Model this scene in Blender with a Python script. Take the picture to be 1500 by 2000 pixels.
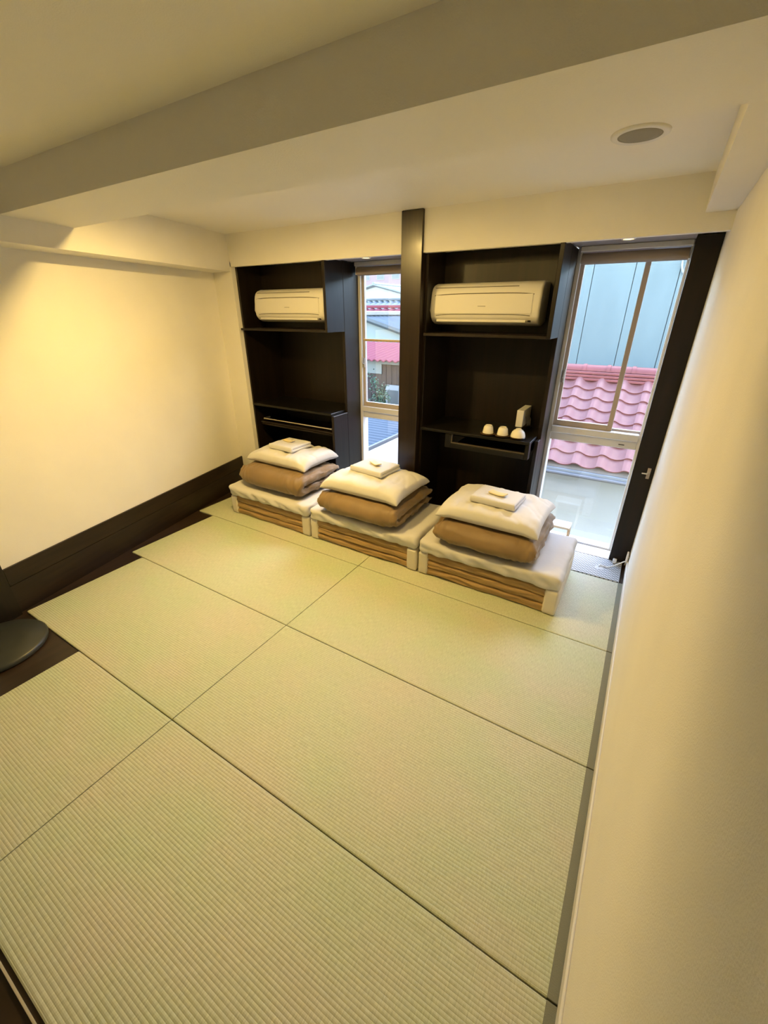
import bpy, bmesh, math, random
from mathutils import Vector, Matrix, noise
random.seed(7)
for o in list(bpy.data.objects): bpy.data.objects.remove(o)
SC = bpy.context.scene
COL = SC.collection

# ---------------------------------------------------------------- camera
F_PX, PITCH, YAW, ROLL, CAM_H = 813.46, -0.446301, -0.545408, 0.0016, 1.8
cy_, sy_ = math.cos(YAW), math.sin(YAW)
f0 = Vector((sy_, cy_, 0)); r0 = Vector((cy_, -sy_, 0)); u0 = Vector((0, 0, 1))
fw = f0*math.cos(PITCH) + u0*math.sin(PITCH)
up = -f0*math.sin(PITCH) + u0*math.cos(PITCH)
rt = r0*math.cos(ROLL) + up*math.sin(ROLL)
up2 = -r0*math.sin(ROLL) + up*math.cos(ROLL)
cam_d = bpy.data.cameras.new('camera'); cam = bpy.data.objects.new('camera', cam_d); COL.objects.link(cam)
cam_d.sensor_fit = 'VERTICAL'; cam_d.sensor_height = 36.0; cam_d.sensor_width = 27.0
cam_d.lens = F_PX*36.0/2000.0; cam_d.clip_start = 0.02; cam_d.clip_end = 300
m = Matrix((rt, up2, -fw)).transposed().to_4x4(); m.translation = (0, 0, CAM_H); cam.matrix_world = m
SC.camera = cam

# ---------------------------------------------------------------- world, sun, exposure
W = bpy.data.worlds.new('sky'); SC.world = W; W.use_nodes = True
nt = W.node_tree; nt.nodes.clear()
sky = nt.nodes.new('ShaderNodeTexSky'); sky.sky_type = 'NISHITA'; sky.sun_disc = False
sky.sun_elevation = math.radians(48); sky.sun_rotation = math.radians(12); sky.dust_density = .7; sky.air_density = 1.2
bg = nt.nodes.new('ShaderNodeBackground'); bg.inputs[1].default_value = 1.95
wo = nt.nodes.new('ShaderNodeOutputWorld')
nt.links.new(sky.outputs[0], bg.inputs[0]); nt.links.new(bg.outputs[0], wo.inputs[0])
SC.view_settings.view_transform = 'Standard'; SC.view_settings.look = 'None'
SC.view_settings.exposure = 0.28; SC.view_settings.gamma = 1.0; SC.view_settings.use_curve_mapping = False
LAMP_STRENGTH = 11300.0
LAMP_COL = (1.0, .685, .215)

# ---------------------------------------------------------------- materials
MATS = {}
def mat(name, col, rough=.6, metal=0, spec=.5, vary=0, vscale=(8, 8, 8), bump=0, bscale=(200, 200, 200), col2=None, sheen=0, coat=0, emit=None, estr=0):
    if name in MATS: return MATS[name]
    M = bpy.data.materials.new(name); M.use_nodes = True; n = M.node_tree; b = n.nodes['Principled BSDF']
    b.inputs['Base Color'].default_value = (*col, 1); b.inputs['Roughness'].default_value = rough
    b.inputs['Metallic'].default_value = metal; b.inputs['Specular IOR Level'].default_value = spec
    if sheen: b.inputs['Sheen Weight'].default_value = sheen
    if coat: b.inputs['Coat Weight'].default_value = coat; b.inputs['Coat Roughness'].default_value = .15
    if emit: b.inputs['Emission Color'].default_value = (*emit, 1); b.inputs['Emission Strength'].default_value = estr
    if vary or bump:
        tc = n.nodes.new('ShaderNodeTexCoord')
    if vary:
        mp = n.nodes.new('ShaderNodeMapping'); mp.inputs['Scale'].default_value = vscale
        no = n.nodes.new('ShaderNodeTexNoise'); no.inputs['Scale'].default_value = 1; no.inputs['Detail'].default_value = 5
        rp = n.nodes.new('ShaderNodeValToRGB')
        c2 = col2 or tuple(max(0, c*(1-vary)) for c in col)
        rp.color_ramp.elements[0].position = .35; rp.color_ramp.elements[1].position = .68
        rp.color_ramp.elements[0].color = (*c2, 1); rp.color_ramp.elements[1].color = (*col, 1)
        n.links.new(tc.outputs['Object'], mp.inputs[0]); n.links.new(mp.outputs[0], no.inputs['Vector'])
        n.links.new(no.outputs['Fac'], rp.inputs[0]); n.links.new(rp.outputs[0], b.inputs['Base Color'])
    if bump:
        mp2 = n.nodes.new('ShaderNodeMapping'); mp2.inputs['Scale'].default_value = bscale
        n2 = n.nodes.new('ShaderNodeTexNoise'); n2.inputs['Scale'].default_value = 1; n2.inputs['Detail'].default_value = 3
        bp = n.nodes.new('ShaderNodeBump'); bp.inputs['Strength'].default_value = bump; bp.inputs['Distance'].default_value = .003
        n.links.new(tc.outputs['Object'], mp2.inputs[0]); n.links.new(mp2.outputs[0], n2.inputs['Vector'])
        n.links.new(n2.outputs['Fac'], bp.inputs['Height']); n.links.new(bp.outputs[0], b.inputs['Normal'])
    MATS[name] = M; return M

wallp = mat('cream wallpaper', (.86, .825, .75), .62, vary=.04, vscale=(3, 3, 3), bump=.35, bscale=(260, 260, 260))
ceilp = mat('ceiling paper', (.86, .83, .76), .58, bump=.3, bscale=(230, 230, 230))
wood = mat('dark stained wood', (.013, .0072, .0038), .40, spec=.35, vary=.55, vscale=(26, 26, 1.6), bump=.12, bscale=(90, 90, 6))
woodh = mat('dark stained wood lengthwise', (.015, .008, .0045), .42, spec=.35, vary=.5, vscale=(1.4, 22, 30), bump=.12, bscale=(5, 80, 80))
woody = mat('dark baseboard wood', (.024, .013, .007), .42, spec=.35, vary=.5, vscale=(14, 2.0, 36), bump=.1, bscale=(60, 6, 90))
postw = mat('dark lacquered post wood', (.020, .010, .005), .32, spec=.4, vary=.6, vscale=(40, 40, 1.2), bump=.15, bscale=(70, 70, 4), coat=.12)
black = mat('black lacquer', (.006, .005, .0045), .35, spec=.3)
fieldwood = mat('dark floor wood', (.036, .020, .011), .35, vary=.5, vscale=(18, 1.6, 18), bump=.1, bscale=(70, 5, 70))
white = mat('white painted trim', (.74, .73, .71), .45)
plastic = mat('ivory plastic', (.76, .73, .67), .38)
plastic_d = mat('shadow gap plastic', (.10, .085, .06), .6)
plastic_g = mat('grey plastic', (.33, .31, .28), .5)
alu = mat('brushed aluminium', (.66, .66, .67), .42, metal=.25)
alub = mat('bronze aluminium', (.42, .36, .31), .45, metal=.2)
steel = mat('steel rail', (.62, .60, .57), .28, metal=.95)
ribs = mat('lilac grey ribbed panel', (.36, .34, .38), .5)
blindm = mat('taupe blind fabric', (.30, .25, .22), .8, bump=.2, bscale=(300, 300, 300))
sheet = mat('white cotton sheet', (.58, .565, .56), .85, bump=.25, bscale=(35, 35, 35), sheen=.15)
pillowm = mat('white pillow cotton', (.61, .595, .585), .85, bump=.22, bscale=(28, 28, 28), sheen=.15)
towelm = mat('white terry towel', (.63, .62, .62), .95, bump=.6, bscale=(420, 420, 420), sheen=.3)
brown = mat('brown duvet cotton', (.235, .150, .064), .6, vary=.15, vscale=(6, 6, 6), bump=.9, bscale=(26, 7, 9), sheen=.25)
mbrown = mat('brown mattress cover', (.42, .265, .105), .6, vary=.22, vscale=(5, 5, 40), bump=.5, bscale=(14, 14, 120), sheen=.2)
band = mat('off white mattress strap', (.68, .63, .55), .85, bump=.2, bscale=(150, 150, 150))
packet = mat('cream paper packet', (.74, .62, .34), .6)
ceram = mat('cream glazed porcelain', (.80, .76, .66), .25)
lacq = mat('brown lacquer saucer', (.10, .055, .02), .3)
cable = mat('white cable', (.75, .74, .72), .5)
fanm = mat('dark green grey base', (.030, .032, .026), .4)
heri = mat('tatami border cloth', (.20, .205, .155), .85, bump=.4, bscale=(300, 300, 300))

def tatami_mat():
    M = bpy.data.materials.new('tatami rush'); M.use_nodes = True; n = M.node_tree; b = n.nodes['Principled BSDF']
    b.inputs['Roughness'].default_value = .52
    tc = n.nodes.new('ShaderNodeTexCoord')
    mp = n.nodes.new('ShaderNodeMapping'); mp.inputs['Scale'].default_value = (260, 34, 1)
    no = n.nodes.new('ShaderNodeTexNoise'); no.inputs['Scale'].default_value = 1; no.inputs['Detail'].default_value = 4
    mp2 = n.nodes.new('ShaderNodeMapping'); mp2.inputs['Scale'].default_value = (2.2, 2.6, 1)
    n2 = n.nodes.new('ShaderNodeTexNoise'); n2.inputs['Scale'].default_value = 1; n2.inputs['Detail'].default_value = 4
    r1 = n.nodes.new('ShaderNodeValToRGB')
    r1.color_ramp.elements[0].color = (.45, .465, .345, 1); r1.color_ramp.elements[0].position = .3
    r1.color_ramp.elements[1].color = (.585, .60, .47, 1); r1.color_ramp.elements[1].position = .7
    r2 = n.nodes.new('ShaderNodeValToRGB')
    r2.color_ramp.elements[0].color = (.90, .98, .86, 1); r2.color_ramp.elements[0].position = .35
    r2.color_ramp.elements[1].color = (1.0, .95, .93, 1); r2.color_ramp.elements[1].position = .65
    mx = n.nodes.new('ShaderNodeMix'); mx.data_type = 'RGBA'; mx.blend_type = 'MULTIPLY'; mx.inputs[0].default_value = 1
    bp = n.nodes.new('ShaderNodeBump'); bp.inputs['Strength'].default_value = .25; bp.inputs['Distance'].default_value = .001
    L = n.links.new
    L(tc.outputs['Object'], mp.inputs[0]); L(mp.outputs[0], no.inputs['Vector'])
    L(tc.outputs['Object'], mp2.inputs[0]); L(mp2.outputs[0], n2.inputs['Vector'])
    L(no.outputs['Fac'], r1.inputs[0]); L(n2.outputs['Fac'], r2.inputs[0])
    L(r1.outputs[0], mx.inputs[6]); L(r2.outputs[0], mx.inputs[7]); L(mx.outputs[2], b.inputs['Base Color'])
    L(no.outputs['Fac'], bp.inputs['Height']); L(bp.outputs[0], b.inputs['Normal'])
    return M
tatami = tatami_mat()

def glass_mat(name, fac=.06, tint=(.97, .985, 1)):
    M = bpy.data.materials.new(name); M.use_nodes = True; n = M.node_tree; n.nodes.clear()
    t = n.nodes.new('ShaderNodeBsdfTransparent'); t.inputs[0].default_value = (*tint, 1)
    g = n.nodes.new('ShaderNodeBsdfGlossy'); g.inputs['Roughness'].default_value = .02
    x = n.nodes.new('ShaderNodeMixShader'); x.inputs[0].default_value = fac
    o = n.nodes.new('ShaderNodeOutputMaterial')
    n.links.new(t.outputs[0], x.inputs[1]); n.links.new(g.outputs[0], x.inputs[2]); n.links.new(x.outputs[0], o.inputs[0])
    return M
glass = glass_mat('window glass')

def lattice_mat():
    M = bpy.data.materials.new('lattice print'); M.use_nodes = True; n = M.node_tree; b = n.nodes['Principled BSDF']; L = n.links.new
    tc = n.nodes.new('ShaderNodeTexCoord'); sp = n.nodes.new('ShaderNodeSeparateXYZ'); L(tc.outputs['Object'], sp.inputs[0])
    def M_(op, a, bb=None, c=None):
        k = n.nodes.new('ShaderNodeMath'); k.operation = op
        for i, v in enumerate((a, bb, c)):
            if v is None: continue
            if isinstance(v, (int, float)): k.inputs[i].default_value = v
            else: L(v, k.inputs[i])
        return k.outputs[0]
    def lines(e, period, w):
        fr = M_('FRACT', M_('DIVIDE', e, period)); d = M_('ABSOLUTE', M_('SUBTRACT', fr, .5))
        return M_('GREATER_THAN', d, .5-w)
    a = lines(M_('ADD', sp.outputs[0], sp.outputs[1]), .030, .11)
    c = lines(M_('SUBTRACT', sp.outputs[0], sp.outputs[1]), .030, .11)
    ln = M_('MAXIMUM', a, c)
    # round medallions of printed rings
    vd = n.nodes.new('ShaderNodeTexVoronoi'); vd.inputs['Scale'].default_value = 6.0; vd.inputs['Randomness'].default_value = .55
    L(tc.outputs['Object'], vd.inputs['Vector'])
    ring = M_('GREATER_THAN', M_('SINE', M_('MULTIPLY', vd.outputs['Distance'], 42.0)), .75)
    near = M_('LESS_THAN', vd.outputs['Distance'], .30)
    pat = M_('ADD', M_('MULTIPLY', ring, near), M_('MULTIPLY', ln, M_('SUBTRACT', 1.0, near)))
    mx = n.nodes.new('ShaderNodeMix'); mx.data_type = 'RGBA'
    mx.inputs[6].default_value = (.52, .52, .52, 1); mx.inputs[7].default_value = (.10, .11, .12, 1)
    L(pat, mx.inputs[0]); L(mx.outputs[2], b.inputs['Base Color']); b.inputs['Roughness'].default_value = .6
    return M
lattice = lattice_mat()

# ---------------------------------------------------------------- mesh helpers
def new_obj(name, me, material=None, parent=None):
    o = bpy.data.objects.new(name, me)
    if material and not me.materials: me.materials.append(material)
    COL.objects.link(o)
    if parent:
        o.parent = parent; o.matrix_parent_inverse = parent_world(parent).inverted()
    return o
def parent_world(p):
    w = Matrix.Translation(p.location) @ p.rotation_euler.to_matrix().to_4x4()
    if p.parent: w = parent_world(p.parent) @ p.matrix_parent_inverse @ w
    return w
def obj(name, bm, material=None, parent=None, smooth=False, angle=None):
    me = bpy.data.meshes.new(name); bmesh.ops.recalc_face_normals(bm, faces=bm.faces); bm.to_mesh(me); bm.free()
    if smooth:
        for p in me.polygons: p.use_smooth = True
        if angle: me.set_sharp_from_angle(angle=math.radians(angle))
    return new_obj(name, me, material, parent)
def thing(name, label, cat, loc=(0, 0, 0), group=None):
    o = bpy.data.objects.new(name, None); COL.objects.link(o); o.location = loc; o.empty_display_size = .05
    return tag(o, label, cat, group)
def tag(o, label, cat, group=None):
    o['label'] = label; o['category'] = cat
    if group: o['group'] = group
    return o
def struct(name, bm, material, parent=None, label=None, **k):
    o = obj(name, bm, material, parent, **k)
    if not parent: o['kind'] = 'structure'
    if label: o['label'] = label
    return o
def box(bm, x0, x1, y0, y1, z0, z1, bev=0, seg=1):
    vs = [bm.verts.new((x, y, z)) for x in (x0, x1) for y in (y0, y1) for z in (z0, z1)]
    fs = [(0, 1, 3, 2), (4, 6, 7, 5), (0, 4, 5, 1), (2, 3, 7, 6), (0, 2, 6, 4), (1, 5, 7, 3)]
    faces = [bm.faces.new([vs[i] for i in f]) for f in fs]
    if bev:
        ed = list({e for f in faces for e in f.edges})
        bmesh.ops.bevel(bm, geom=ed, offset=bev, segments=seg, affect='EDGES', profile=.5)
    return bm
def B(*a, **k): return box(bmesh.new(), *a, **k)
def prism(bm, pts, z0, z1):
    lo = [bm.verts.new((x, y, z0)) for x, y in pts]; hi = [bm.verts.new((x, y, z1)) for x, y in pts]
    bm.faces.new(lo); bm.faces.new(hi[::-1]); n = len(pts)
    for i in range(n): bm.faces.new((lo[i], lo[(i+1) % n], hi[(i+1) % n], hi[i]))
    return bm
def extrude_x(bm, prof, x0, x1):
    a = [bm.verts.new((x0, y, z)) for y, z in prof]; b = [bm.verts.new((x1, y, z)) for y, z in prof]
    bm.faces.new(a[::-1]); bm.faces.new(b); n = len(prof)
    for i in range(n): bm.faces.new((a[i], a[(i+1) % n], b[(i+1) % n], b[i]))
    return bm
def tube(bm, pts, r, n=8):
    pts = [Vector(p) for p in pts]; rings = []
    for i, p in enumerate(pts):
        d = (pts[min(i+1, len(pts)-1)]-pts[max(i-1, 0)]).normalized()
        a = d.cross(Vector((0, 0, 1)));
        if a.length < 1e-3: a = d.cross(Vector((0, 1, 0)))
        a.normalize(); b = d.cross(a)
        rings.append([bm.verts.new(p+(a*math.cos(t*2*math.pi/n)+b*math.sin(t*2*math.pi/n))*r) for t in range(n)])
    for i in range(len(rings)-1):
        for t in range(n): bm.faces.new((rings[i][t], rings[i][(t+1) % n], rings[i+1][(t+1) % n], rings[i+1][t]))
    bm.faces.new(rings[0][::-1]); bm.faces.new(rings[-1]); return bm
def lathe(bm, prof, c, n=32):
    rings = []
    for r, z in prof:
        rings.append([bm.verts.new((c[0]+r*math.cos(2*math.pi*t/n), c[1]+r*math.sin(2*math.pi*t/n), c[2]+z)) for t in range(n)])
    for i in range(len(rings)-1):
        for t in range(n): bm.faces.new((rings[i][t], rings[i][(t+1) % n], rings[i+1][(t+1) % n], rings[i+1][t]))
    bm.faces.new(rings[0][::-1]); bm.faces.new(rings[-1]); return bm
def rbox(bm, c, h, r, n, disp=None):
    """rounded box: face grids pushed onto a rounded shell, then displaced"""
    c = Vector(c); h = Vector(h)
    if not hasattr(r, '__len__'): r = (r, r, r)
    r = Vector([min(r[i], h[i]) for i in range(3)])
    ret = []
    def place(p):
        q = Vector((p.x*h.x, p.y*h.y, p.z*h.z)); inn = Vector([max(-(h[i]-r[i]), min(h[i]-r[i], q[i])) for i in range(3)])
        d = Vector([(q[i]-inn[i])/r[i] for i in range(3)])
        if d.length > 1e-6:
            d.normalize(); q = inn+Vector([d[i]*r[i] for i in range(3)])
        q += c
        if disp: q = disp(q, Vector((p.x, p.y, p.z)))
        return q
    def samp(k, ax):  # finer sampling near the rounded edge
        e = r[ax]/h[ax]; out = [-1, -1+.35*e, -1+.7*e]; 
        out += [-(1-e)+2*(1-e)*i/k for i in range(k+1)]; out += [1-.7*e, 1-.35*e, 1]
        res = []
        for v in out:
            if not res or v-res[-1] > 1e-4: res.append(v)
        return res
    S = [samp(n[i], i) for i in range(3)]
    for ax in range(3):
        u, v = (ax+1) % 3, (ax+2) % 3
        for s in (-1, 1):
            g = []
            for a in S[u]:
                row = []
                for b in S[v]:
                    p = Vector((0, 0, 0)); p[ax] = s; p[u] = a; p[v] = b
                    row.append(bm.verts.new(place(p)))
                g.append(row)
            for i in range(len(g)-1):
                for j in range(len(g[0])-1): bm.faces.new((g[i][j], g[i+1][j], g[i+1][j+1], g[i][j+1]))
    bmesh.ops.remove_doubles(bm, verts=bm.verts, dist=1e-5)
    return bm
def nz(p, s, k=0): return noise.noise(Vector((p.x*s+k*7.3, p.y*s+k*3.1, p.z*s+k*11.7)))

# ================================================================ the setting
XR = .195                      # right wall
YB = 3.078                     # front of the back wall
YW = 3.60                      # window plane
ZC, ZB = 2.438, 2.267          # ceiling, beam underside
ZH = 2.182                     # underside of the header
SK = -.2219                    # left wall leans: dx per dy
def xl(y): return -3.79 + SK*(y-YB)
Y0 = -1.7
floor = struct('floor', prism(bmesh.new(), [(xl(Y0), Y0), (XR, Y0), (XR, 3.6), (xl(YB), 3.6), (xl(YB), YB)], -.16, -.014), fieldwood, label='dark wood floor laid with pale tatami mats')
RIB = .0121
def tatami_piece(x0, x1, y0, y1, border):
    """ribbed rush surface, ribs along x"""
    g = .0025; x0 += g; x1 -= g; y0 += g; y1 -= g
    xb = x1-.032 if border else x1
    bm = bmesh.new(); prof = [(y0, -.016), (y0, -.0035), (y0+.004, -.001)]
    n = int((y1-y0-.012)/RIB); per = (y1-y0-.012)/n
    for i in range(n):
        for t in (0, .18, .5, .82):
            yy = y0+.006+(i+t)*per; prof.append((yy, -.0013+.0013*abs(math.sin(math.pi*t))**.8))
    prof += [(y1-.006, -.0013), (y1-.004, -.001), (y1, -.0035), (y1, -.016)]
    extrude_x(bm, prof, x0, xb)
    o = obj('tatami_mat', bm, tatami, floor)
    if border:
        bb = B(xb, x1, y0, y1, -.016, .0005, .0015)
        obj('mat_border', bb, heri, o)['label'] = 'dark cloth border along the wall'
    return o
XJ = -1.615; YR = [-.124, .66, 1.462, 2.276, 3.085]; XLs = [-2.50, -3.19, -3.345, -3.56]
for k in range(4):
    tatami_piece(XLs[k], XJ, YR[k], YR[k+1], False)
    tatami_piece(XJ, XR-.004, YR[k], YR[k+1], True)

struct('ceiling', B(-4.9, XR+.1, Y0-.1, 3.9, ZC, ZC+.25), ceilp, label='cream papered ceiling')
struct('wall_right', B(XR, XR+.14, Y0-.1, 3.9, -.3, ZC), wallp, label='cream papered wall running close beside the tatami')
wl = bmesh.new(); t = .15
prism(wl, [(xl(Y0), Y0), (xl(3.7), 3.7), (xl(3.7)-t, 3.7), (xl(Y0)-t, Y0)], -.3, ZC)
struct('wall_left', wl, wallp, label='cream papered wall brightly lit by the lamp')
struct('wall_front', B(-4.9, XR+.1, Y0-.15, Y0, -.3, ZC), wallp)
# back wall: header, left strip, outer skin round the windows
XN = -3.535; PL, PR = -1.716, -1.546      # niche left edge, post edges
CL, CR = -2.44, -.60                      # right faces of the two alcove partitions
XP = .062                                 # dark panel right of the window
wb = bmesh.new()
box(wb, xl(YB)-.2, XR, YB, YB+.045, ZH, ZC)
box(wb, xl(YB)-.2, XR, YB+.045, 3.72, ZH+.035, ZC)
box(wb, xl(YB)-.2, XN, YB, 3.72, -.3, ZH+.036)
box(wb, XN, CL-.03, 3.63, 3.72, -.3, ZH+.035)
box(wb, PL, CR-.03, 3.63, 3.72, -.3, ZH+.035)
box(wb, XP, XR, 3.47, 3.72, -.3, ZH+.035)
box(wb, CL-.03, PL, 3.55, 3.72, -.3, -.02); box(wb, CR-.03, XP, 3.55, 3.72, -.3, -.02)
struct('wall_back', wb, wallp, label='cream header wall above the alcoves and windows')
# beam and soffits
struct('trim_1', B(-4.4, XR, 1.222, 1.63, ZB, ZC+.01), ceilp, label='deep cream ceiling beam crossing the room')
sf = bmesh.new(); dn = .245
prism(sf, [(xl(Y0)+dn, Y0), (xl(YB)+dn, YB), (xl(YB), YB), (xl(Y0), Y0)], 2.143, ZC+.01)
struct('trim_2', sf, wallp, label='boxed cream soffit along the top of the left wall')
struct('trim_3', B(.062, XR, 1.63, YB, ZB, ZC+.01), wallp, label='boxed cream soffit above the right wall')
struct('trim_4', B(PL, PR, YB-.022, 3.63, -.014, ZC-.001, .004), postw, label='dark wooden post between the two alcoves')
struct('trim_5', B(XP, XR, 3.40, 3.47, -.014, ZH+.03, .003), wood, label='dark wooden panel at the right of the window')
struct('trim_6', prism(bmesh.new(), [(xl(.64)+.05, .64), (xl(.64), .64), (xl(.5), .5), (xl(.5)+.05, .5)], -.014, ZC), wood, label='dark post where the lit wall ends')
# baseboards
bl = bmesh.new()
prism(bl, [(xl(.65)+.016, .65), (xl(YB)+.016, YB), (xl(YB), YB), (xl(.65), .65)], .19, .313)
bo = struct('baseboard_left', bl, woody, label='tall dark wooden baseboard under the cream wall')
b2 = bmesh.new(); prism(b2, [(xl(Y0)+.020, Y0), (xl(YB)+.020, YB), (xl(YB), YB), (xl(Y0), Y0)], -.014, .1885)
struct('lower_board', b2, woody, bo)
struct('baseboard_right', B(XR-.009, XR, Y0, 3.39, .0015, .075, .003), white, label='slim white baseboard at the foot of the right wall')
# window recess soffits with fine ribs
for i, (a, b_) in enumerate(((CL+.0, PL), (CR, XP))):
    rm = bmesh.new(); box(rm, a, b_, YB+.046, 3.60, ZH+.022, ZH+.034)
    y = YB+.055
    while y < 3.59:
        box(rm, a+.002, b_-.002, y, y+.006, ZH+.018, ZH+.022); y += .012
    struct('trim_%d' % (7+i), rm, ribs, label='ribbed lilac grey panel over the %s window recess' % ('narrow', 'wide')[i])
# sill boards
struct('trim_11', B(-2.9, XR, -.140, -.134, -.0135, .002, .001), mat('pale edging wood', (.50, .44, .30), .55), label='thin pale edging strip bordering the tatami')
struct('trim_9', B(CL, PL, YB+.01, 3.55, -.0135, -.002, .002), white, label='white sill board under the narrow window')
struct('trim_10', B(CR, XP, 3.40, 3.55, -.0135, .006, .002), white, label='white sill board under the wide window')

# ---------------------------------------------------------------- windows
def window(num, x0, x1, ztr, label, stile=None, sashmat=alub, guard=False, hx=None, hz=1.36):
    zt = ZH+.02; fw_ = .028
    w = bpy.data.objects.new('window_%d' % num, None); COL.objects.link(w); w.location = ((x0+x1)/2, YW, 0)
    w['kind'] = 'structure'; w['label'] = label
    fr = bmesh.new()
    box(fr, x0, x0+fw_, YW-.045, YW+.05, -.012, zt, .002); box(fr, x1-fw_*.6, x1, YW-.045, YW+.05, -.012, zt, .002)
    box(fr, x0+fw_, x1-fw_*.6, YW-.045, YW+.05, zt-.03, zt, .002); box(fr, x0+fw_, x1-fw_*.6, YW-.045, YW+.05, -.012, .02, .002)
    obj('frame', fr, alu, w)
    tr = bmesh.new(); box(tr, x0+fw_, x1-fw_*.6, YW-.055, YW+.05, ztr-.052, ztr, .004)
    box(tr, x0+fw_, x1-fw_*.6, YW-.035, YW+.04, ztr-.115, ztr-.053, .004)
    obj('transom', tr, alu, w)
    xs = stile if stile else x1-fw_*.6
    s = bmesh.new()
    box(s, x0+fw_, x0+fw_+.026, YW-.022, YW+.006, ztr, zt-.03, .002)
    if stile: box(s, xs-.034, xs, YW-.022, YW+.006, ztr, zt-.03, .002)
    box(s, x0+fw_+.026, xs-.034 if stile else xs, YW-.022, YW+.006, ztr, ztr+.042, .002)
    box(s, x0+fw_+.026, xs-.034 if stile else xs, YW-.022, YW+.006, zt-.06, zt-.03, .002)
    sa = obj('sash', s, sashmat, w)
    obj('pane', B(x0+fw_+.02, xs-.01, YW-.010, YW-.006, ztr+.03, zt-.04), glass, sa)
    if stile:
        s2 = bmesh.new(); box(s2, xs-.03, xs-.002, YW+.010, YW+.036, ztr, zt-.03, .002)
        box(s2, xs-.002, x1-fw_*.6, YW+.010, YW+.036, ztr, ztr+.016, .002)
        sb = obj('sash', s2, sashmat, w)
        obj('pane', B(xs-.01, x1-.01, YW+.020, YW+.024, ztr+.01, zt-.04), glass, sb)
    obj('pane', B(x0+fw_-.005, x1-.01, YW+.004, YW+.008, .015, ztr-.10), glass, w)
    h = bmesh.new(); hx = hx or x0+fw_+.012
    box(h, hx-.011, hx+.011, YW-.034, YW-.022, hz-.045, hz+.045, .003); tube(h, [(hx, YW-.036, hz-.01), (hx+.004, YW-.056, hz), (hx+.01, YW-.058, hz+.055)], .006)
    obj('handle', h, plastic_g, w)
    if guard:
        obj('guard_bar', tube(bmesh.new(), [(x0+.055, YW-.040, 1.567), (x1, YW-.040, 1.567)], .011, 12), mat('guard bar wood', (.5, .38, .2), .6), w)['label'] = 'tan guard bar across the pane'
    return w
w1 = window(1, CR, XP, .985, 'wide aluminium window looking onto the red tiled roof', stile=-.145)
w2 = window(2, CL, PL, .945, 'narrow aluminium window looking onto the houses', guard=True)
# maker's sticker on the lower rail
obj('sticker', B(-.075, -.035, YW-.0375, YW-.035, .895, .901), black, w1)

def blind(x0, x1, label):
    t = thing('roller_blind', label, 'blind', ((x0+x1)/2, 3.50, 2.1))
    obj('cassette_rail', B(x0, x1, 3.46, 3.54, 2.165, 2.199, .004), alu, t)
    obj('roll', tube(bmesh.new(), [(x0+.012, 3.50, 2.128), (x1-.012, 3.50, 2.128)], .034, 24), blindm, t, smooth=True, angle=50)
    for x in (x0+.001, x1-.011): obj('bracket', B(x, x+.010, 3.475, 3.525, 2.10, 2.168, .002), alu, t)
    return t
blind(CR+.03, XP-.002, 'rolled up taupe blind at the top of the wide window')
blind(CL+.03, PL-.002, 'rolled up taupe blind at the top of the narrow window')

# ================================================================ alcove cabinets
def alcove(x0, x1, label, kind):
    """x0 left inner edge, x1 right face of the partition"""
    t = thing('alcove_cabinet', label, 'cabinet', ((x0+x1)/2, 3.35, 0))
    yb = 3.60
    obj('back_panel', B(x0, x1-.03, yb, 3.629, -.012, ZH+.03), wood, t)
    obj('side_panel', B(x0, x0+.02, YB+.047, yb, -.012, ZH+.034, .002), wood, t)
    obj('partition', B(x1-.03, x1, 3.33, 3.629, -.012, ZH+.015, .003), wood, t)
    obj('cheek', B(x1-.028, x1, YB+.001, 3.33, 1.643, ZH+.015, .003), wood, t)
    obj('shelf', B(x0+.02, x1-.028, YB+.003, yb, 1.643, 1.662, .002), woodh, t)
    obj('upper_back_panel', B(x0+.021, x1-.0285, 3.42, 3.44, 1.6625, ZH+.03), wood, t)
    zc = .938
    c = obj('counter', B(x0+.02, x1-.03, 3.105, yb, zc-.022, zc, .003), black, t)
    if kind == 'L':
        obj('side_panel', B(x1-.028, x1, 3.105, 3.33, -.012, zc-.022, .003), wood, t)
        obj('inner_shelf', B(x0+.02, x1-.03, 3.20, yb, .69, .71, .002), woodh, t)
        r = obj('rail', tube(bmesh.new(), [(x0+.16, 3.112, .79), (x1-.034, 3.112, .79)], .0065, 10), steel, t, smooth=True, angle=50)
        for x in (x0+.165, x1-.042): obj('rail_bracket', B(x-.008, x+.008, 3.11, 3.19, .783, .797), steel, r)
        obj('front_lip', B(x0+.10, x1-.03, 3.118, 3.135, .742, .756, .002), woodh, t)
        obj('socket_plate', B(-2.665, -2.585, yb-.008, yb, 1.04, 1.14, .003), black, t)
    else:
        xa, xb = x0+.24, x1-.032
        d = bmesh.new()   # framed tray front under the counter
        for q in ((xa, xa+.05, .80, zc-.022), (xb-.03, xb, .80, zc-.022), (xa+.05, xb-.03, .80, .838)): box(d, q[0], q[1], 3.112, 3.17, q[2], q[3], .003)
        obj('tray_frame', d, black, t)
        obj('tray_edge', B(xa+.05, xb-.03, 3.118, 3.135, .839, .848, .001), mat('lighter edge wood', (.06, .048, .036), .5), t)  # rim strip in a lighter brown than the tray frame
        obj('tray_edge', B(xa+.0505, xa+.060, 3.118, 3.135, .849, zc-.023, .001), mat('lighter edge wood', (.06, .048, .036), .5), t)
        obj('tray_bottom', B(xa+.05, xb-.03, 3.17, yb, .80, .812), black, t)
        obj('side_panel', B(x1-.028, x1, 3.25, 3.33, -.012, zc-.022, .003), wood, t)
        obj('lower_panel', B(x0+.02, x1-.03, 3.50, 3.52, -.012, .80, .002), wood, t)
    return t
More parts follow.
